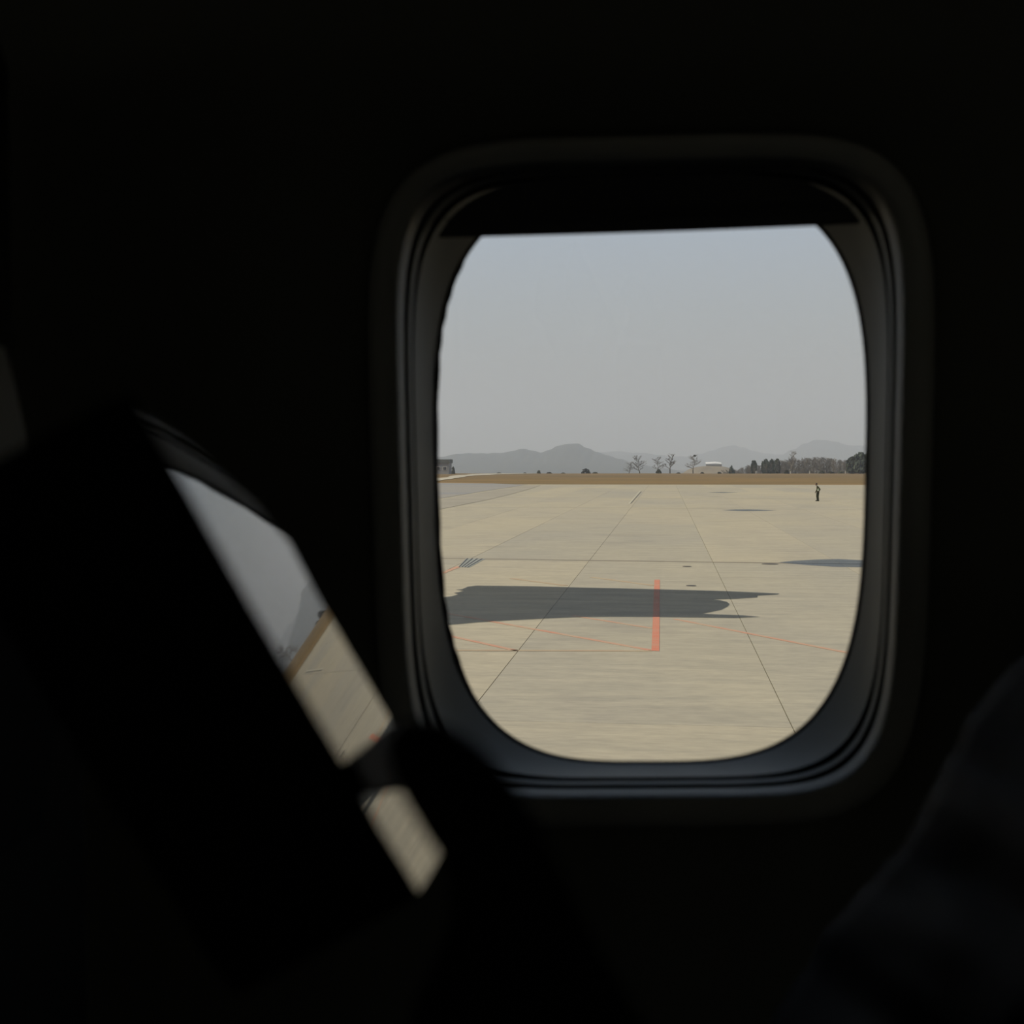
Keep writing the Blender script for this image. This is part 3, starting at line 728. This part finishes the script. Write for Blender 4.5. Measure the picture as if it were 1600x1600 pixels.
# the brown thicket: many bare trees one could count
prof = [(1128, 736), (1150, 733), (1168, 727), (1185, 724), (1200, 722), (1218, 720), (1236, 717), (1255, 715), (1280, 714), (1305, 716), (1325, 719), (1345, 718)]
def tp(px):
    for (a, ya), (b, yb) in zip(prof, prof[1:]):
        if a <= px <= b: return ya + (yb-ya)*(px-a)/(b-a)
    return 718
lab = 'leafless brownish tree in the dense thicket at the right'
rt = random.Random(3)
for i in range(130):
    px = 1132 + i*1.7 + rt.uniform(-1.5, 1.5)
    bare_tree(px, tp(px)+rt.uniform(-1.5, 3), rt.uniform(490, 560), rt.randrange(4), lab, 'thicket of bare trees', rt.uniform(1.0, 1.5))
bare_tree(1236, 704, 490, 3, 'tall bare tree towering over the brown thicket', 'thicket of bare trees', 1.5)
def bush(px, top, D, wpx, label, group='low bushes on the grass edge'):
    b = at(px, 740, D); zb = hgrass(b.x, D) if D < 486 else hland(b.x, D); H = max(.4, at(px, top, D).z - zb)
    o = link('bush', bsh, None); s = wpx/2*D/F/.7
    o.location = (b.x, D, zb-.05); o.scale = (s, s, H); o.rotation_euler.z = px
    return tag(o, label, 'bush', group)
for px, top, wpx, l in ((842, 734.5, 6, 'lone dark bush on the grass edge below the hill'), (858, 737.5, 9, 'flat bush below the main summit'), (880, 738, 7, 'tiny bush right of the flat bush'), (915, 732, 14, 'loose pale shrub below the slope of the hill'),
                        (930, 737.3, 9, 'dark low bush right of the loose shrub'), (820, 738, 5, 'smallest bush left of the lone dark bush'), (780, 738, 8, 'low bush near the end of the pale road'),
                        (1029, 733, 9, 'dark bush at the foot of the spreading bare tree'), (1060, 738, 7, 'low bush between the tall thin tree and the nest tree'), (1097, 737.5, 6, 'low bush right of the nest tree'), (1124, 737, 6, 'low bush before the earth bank'),
                        (1229, 734, 8, 'dark bush below the tall bare tree'), (1284, 735, 9, 'dark bush at the foot of the thicket, leftmost of three'), (1300, 736, 9, 'dark bush at the foot of the thicket, middle of three'), (1314, 735.5, 9, 'dark bush at the foot of the thicket, rightmost of three'),
                        (708, 729, 6, 'dark shrub at the corner of the grey building')):
    bush(px, top, 440 if px == 708 else 482, wpx, l)
# bird nest in the lone tree
nv = []; nf = []
c = at(1085.5, 712.2, 486.5)
ns = leafy_mesh('nest', 9, .55, .6, 90, .16, lambda z: math.sqrt(max(0, 1-(2*z-1)**2))); ns.materials.append(M['needle'])
o = link('bird_nest', ns); o.location = c - Vector((0, 0, .3)); tag(o, 'dark round bird nest in the lone bare tree', 'nest')
# white marker posts along the wood
for px, l in ((1181, 'white post below the columnar evergreen'), (1235, 'white post below the tall bare tree'), (1265, 'white post before the thicket, between the bushes'), (1321, 'white post at the foot of the dark right trees')):
    b = at(px, 740, 478); z = hgrass(b.x, 478)
    r = tag(empty('marker_post', (b.x, 478, z)), l, 'post', 'white marker posts')
    box('post', (0, 0, .45), (.22, .22, .9), M['post'], r); box('cap', (0, 0, .95), (.32, .32, .12), M['post'], r)

# ------------------------------------------------------------------ buildings
b = at(685, 742, 430)
g = empty('building', (b.x, 430, 0)); tag(g, 'low grey building with a dark roof at the far left', 'building')
wx = 3.9
box('wall', (-2.2, 3, 1.95), (11.5, 6, 3.9), M['plaster'], g)
prism('roof', [(-8.3, -.4, 3.9), (3.9, -.4, 3.9), (3.9, 6.4, 3.9), (-8.3, 6.4, 3.9)], Vector((0, 0, 1.3)), M['darkroof'], g)
for k in range(5):
    wv = box('window', (-6.6+k*2.2, -.04, 2.1), (1.3, .12, 1.3), M['post'], g); box('pane', (-6.6+k*2.2, -.11, 2.1), (1.1, .04, 1.1), M['winglass'], wv)
g = at(1116, 725, 1000); zb = -11.5
h = empty('hall', (g.x, 1000, zb)); tag(h, 'long hall with a bright white sheet roof beyond the earth bank', 'building')
zr = at(1116, 722.5, 1000).z - zb
box('wall', (-.2, 3, zr/2-.7), (12, 5.4, zr-1.4), M['earth'], h)
prism('roof', [(-6.5, -.5, zr-1.3), (1, -.5, zr-.9), (5.5, -.5, zr-1.4), (5.5, -.5, zr-1.1), (1, -.5, zr-.5), (-6.5, -.5, zr-1.0)], Vector((0, 7, 1.1)), M['roofwhite'], h)
bx_ = []
def hb(x, y):
    c = at(1112, 725, 900).x
    u = (x-c)/26; v = (y-900)/45
    return -11.5 + 13.6*max(0, 1-abs(u)**3)**.8*max(0, 1-v*v) + .5*noise.noise(Vector((x*.1, y*.1, 0)))
cx = at(1112, 725, 900).x
tag(terrain('earth_bank', [cx-27+i*1.5 for i in range(37)], [855+i*5 for i in range(19)], hb, M['earth']), 'pale bare earth bank in front of the white roofed hall', 'earth bank')

# ------------------------------------------------------------------ haze over the far country
hm = bpy.data.materials.new('haze'); hm.use_nodes = True; t = hm.node_tree; t.nodes.clear()
o = t.nodes.new('ShaderNodeOutputMaterial'); vsn = t.nodes.new('ShaderNodeVolumeScatter')
vsn.inputs['Color'].default_value = (.90, .96, 1.05, 1); vsn.inputs['Density'].default_value = 4.6e-4; vsn.inputs['Anisotropy'].default_value = 0.0
vab = t.nodes.new('ShaderNodeVolumeAbsorption'); vab.inputs['Color'].default_value = (0, .12, .35, 1); vab.inputs['Density'].default_value = 7.0e-5
vad = t.nodes.new('ShaderNodeAddShader'); t.links.new(vsn.outputs[0], vad.inputs[0]); t.links.new(vab.outputs[0], vad.inputs[1])
t.links.new(vad.outputs[0], o.inputs['Volume'])
hz = box('haze', (0, 3650, 140), (8000, 6800, 330), hm)
tag(hz, 'thin pale haze over the far fields and hills', 'haze', kind='stuff')
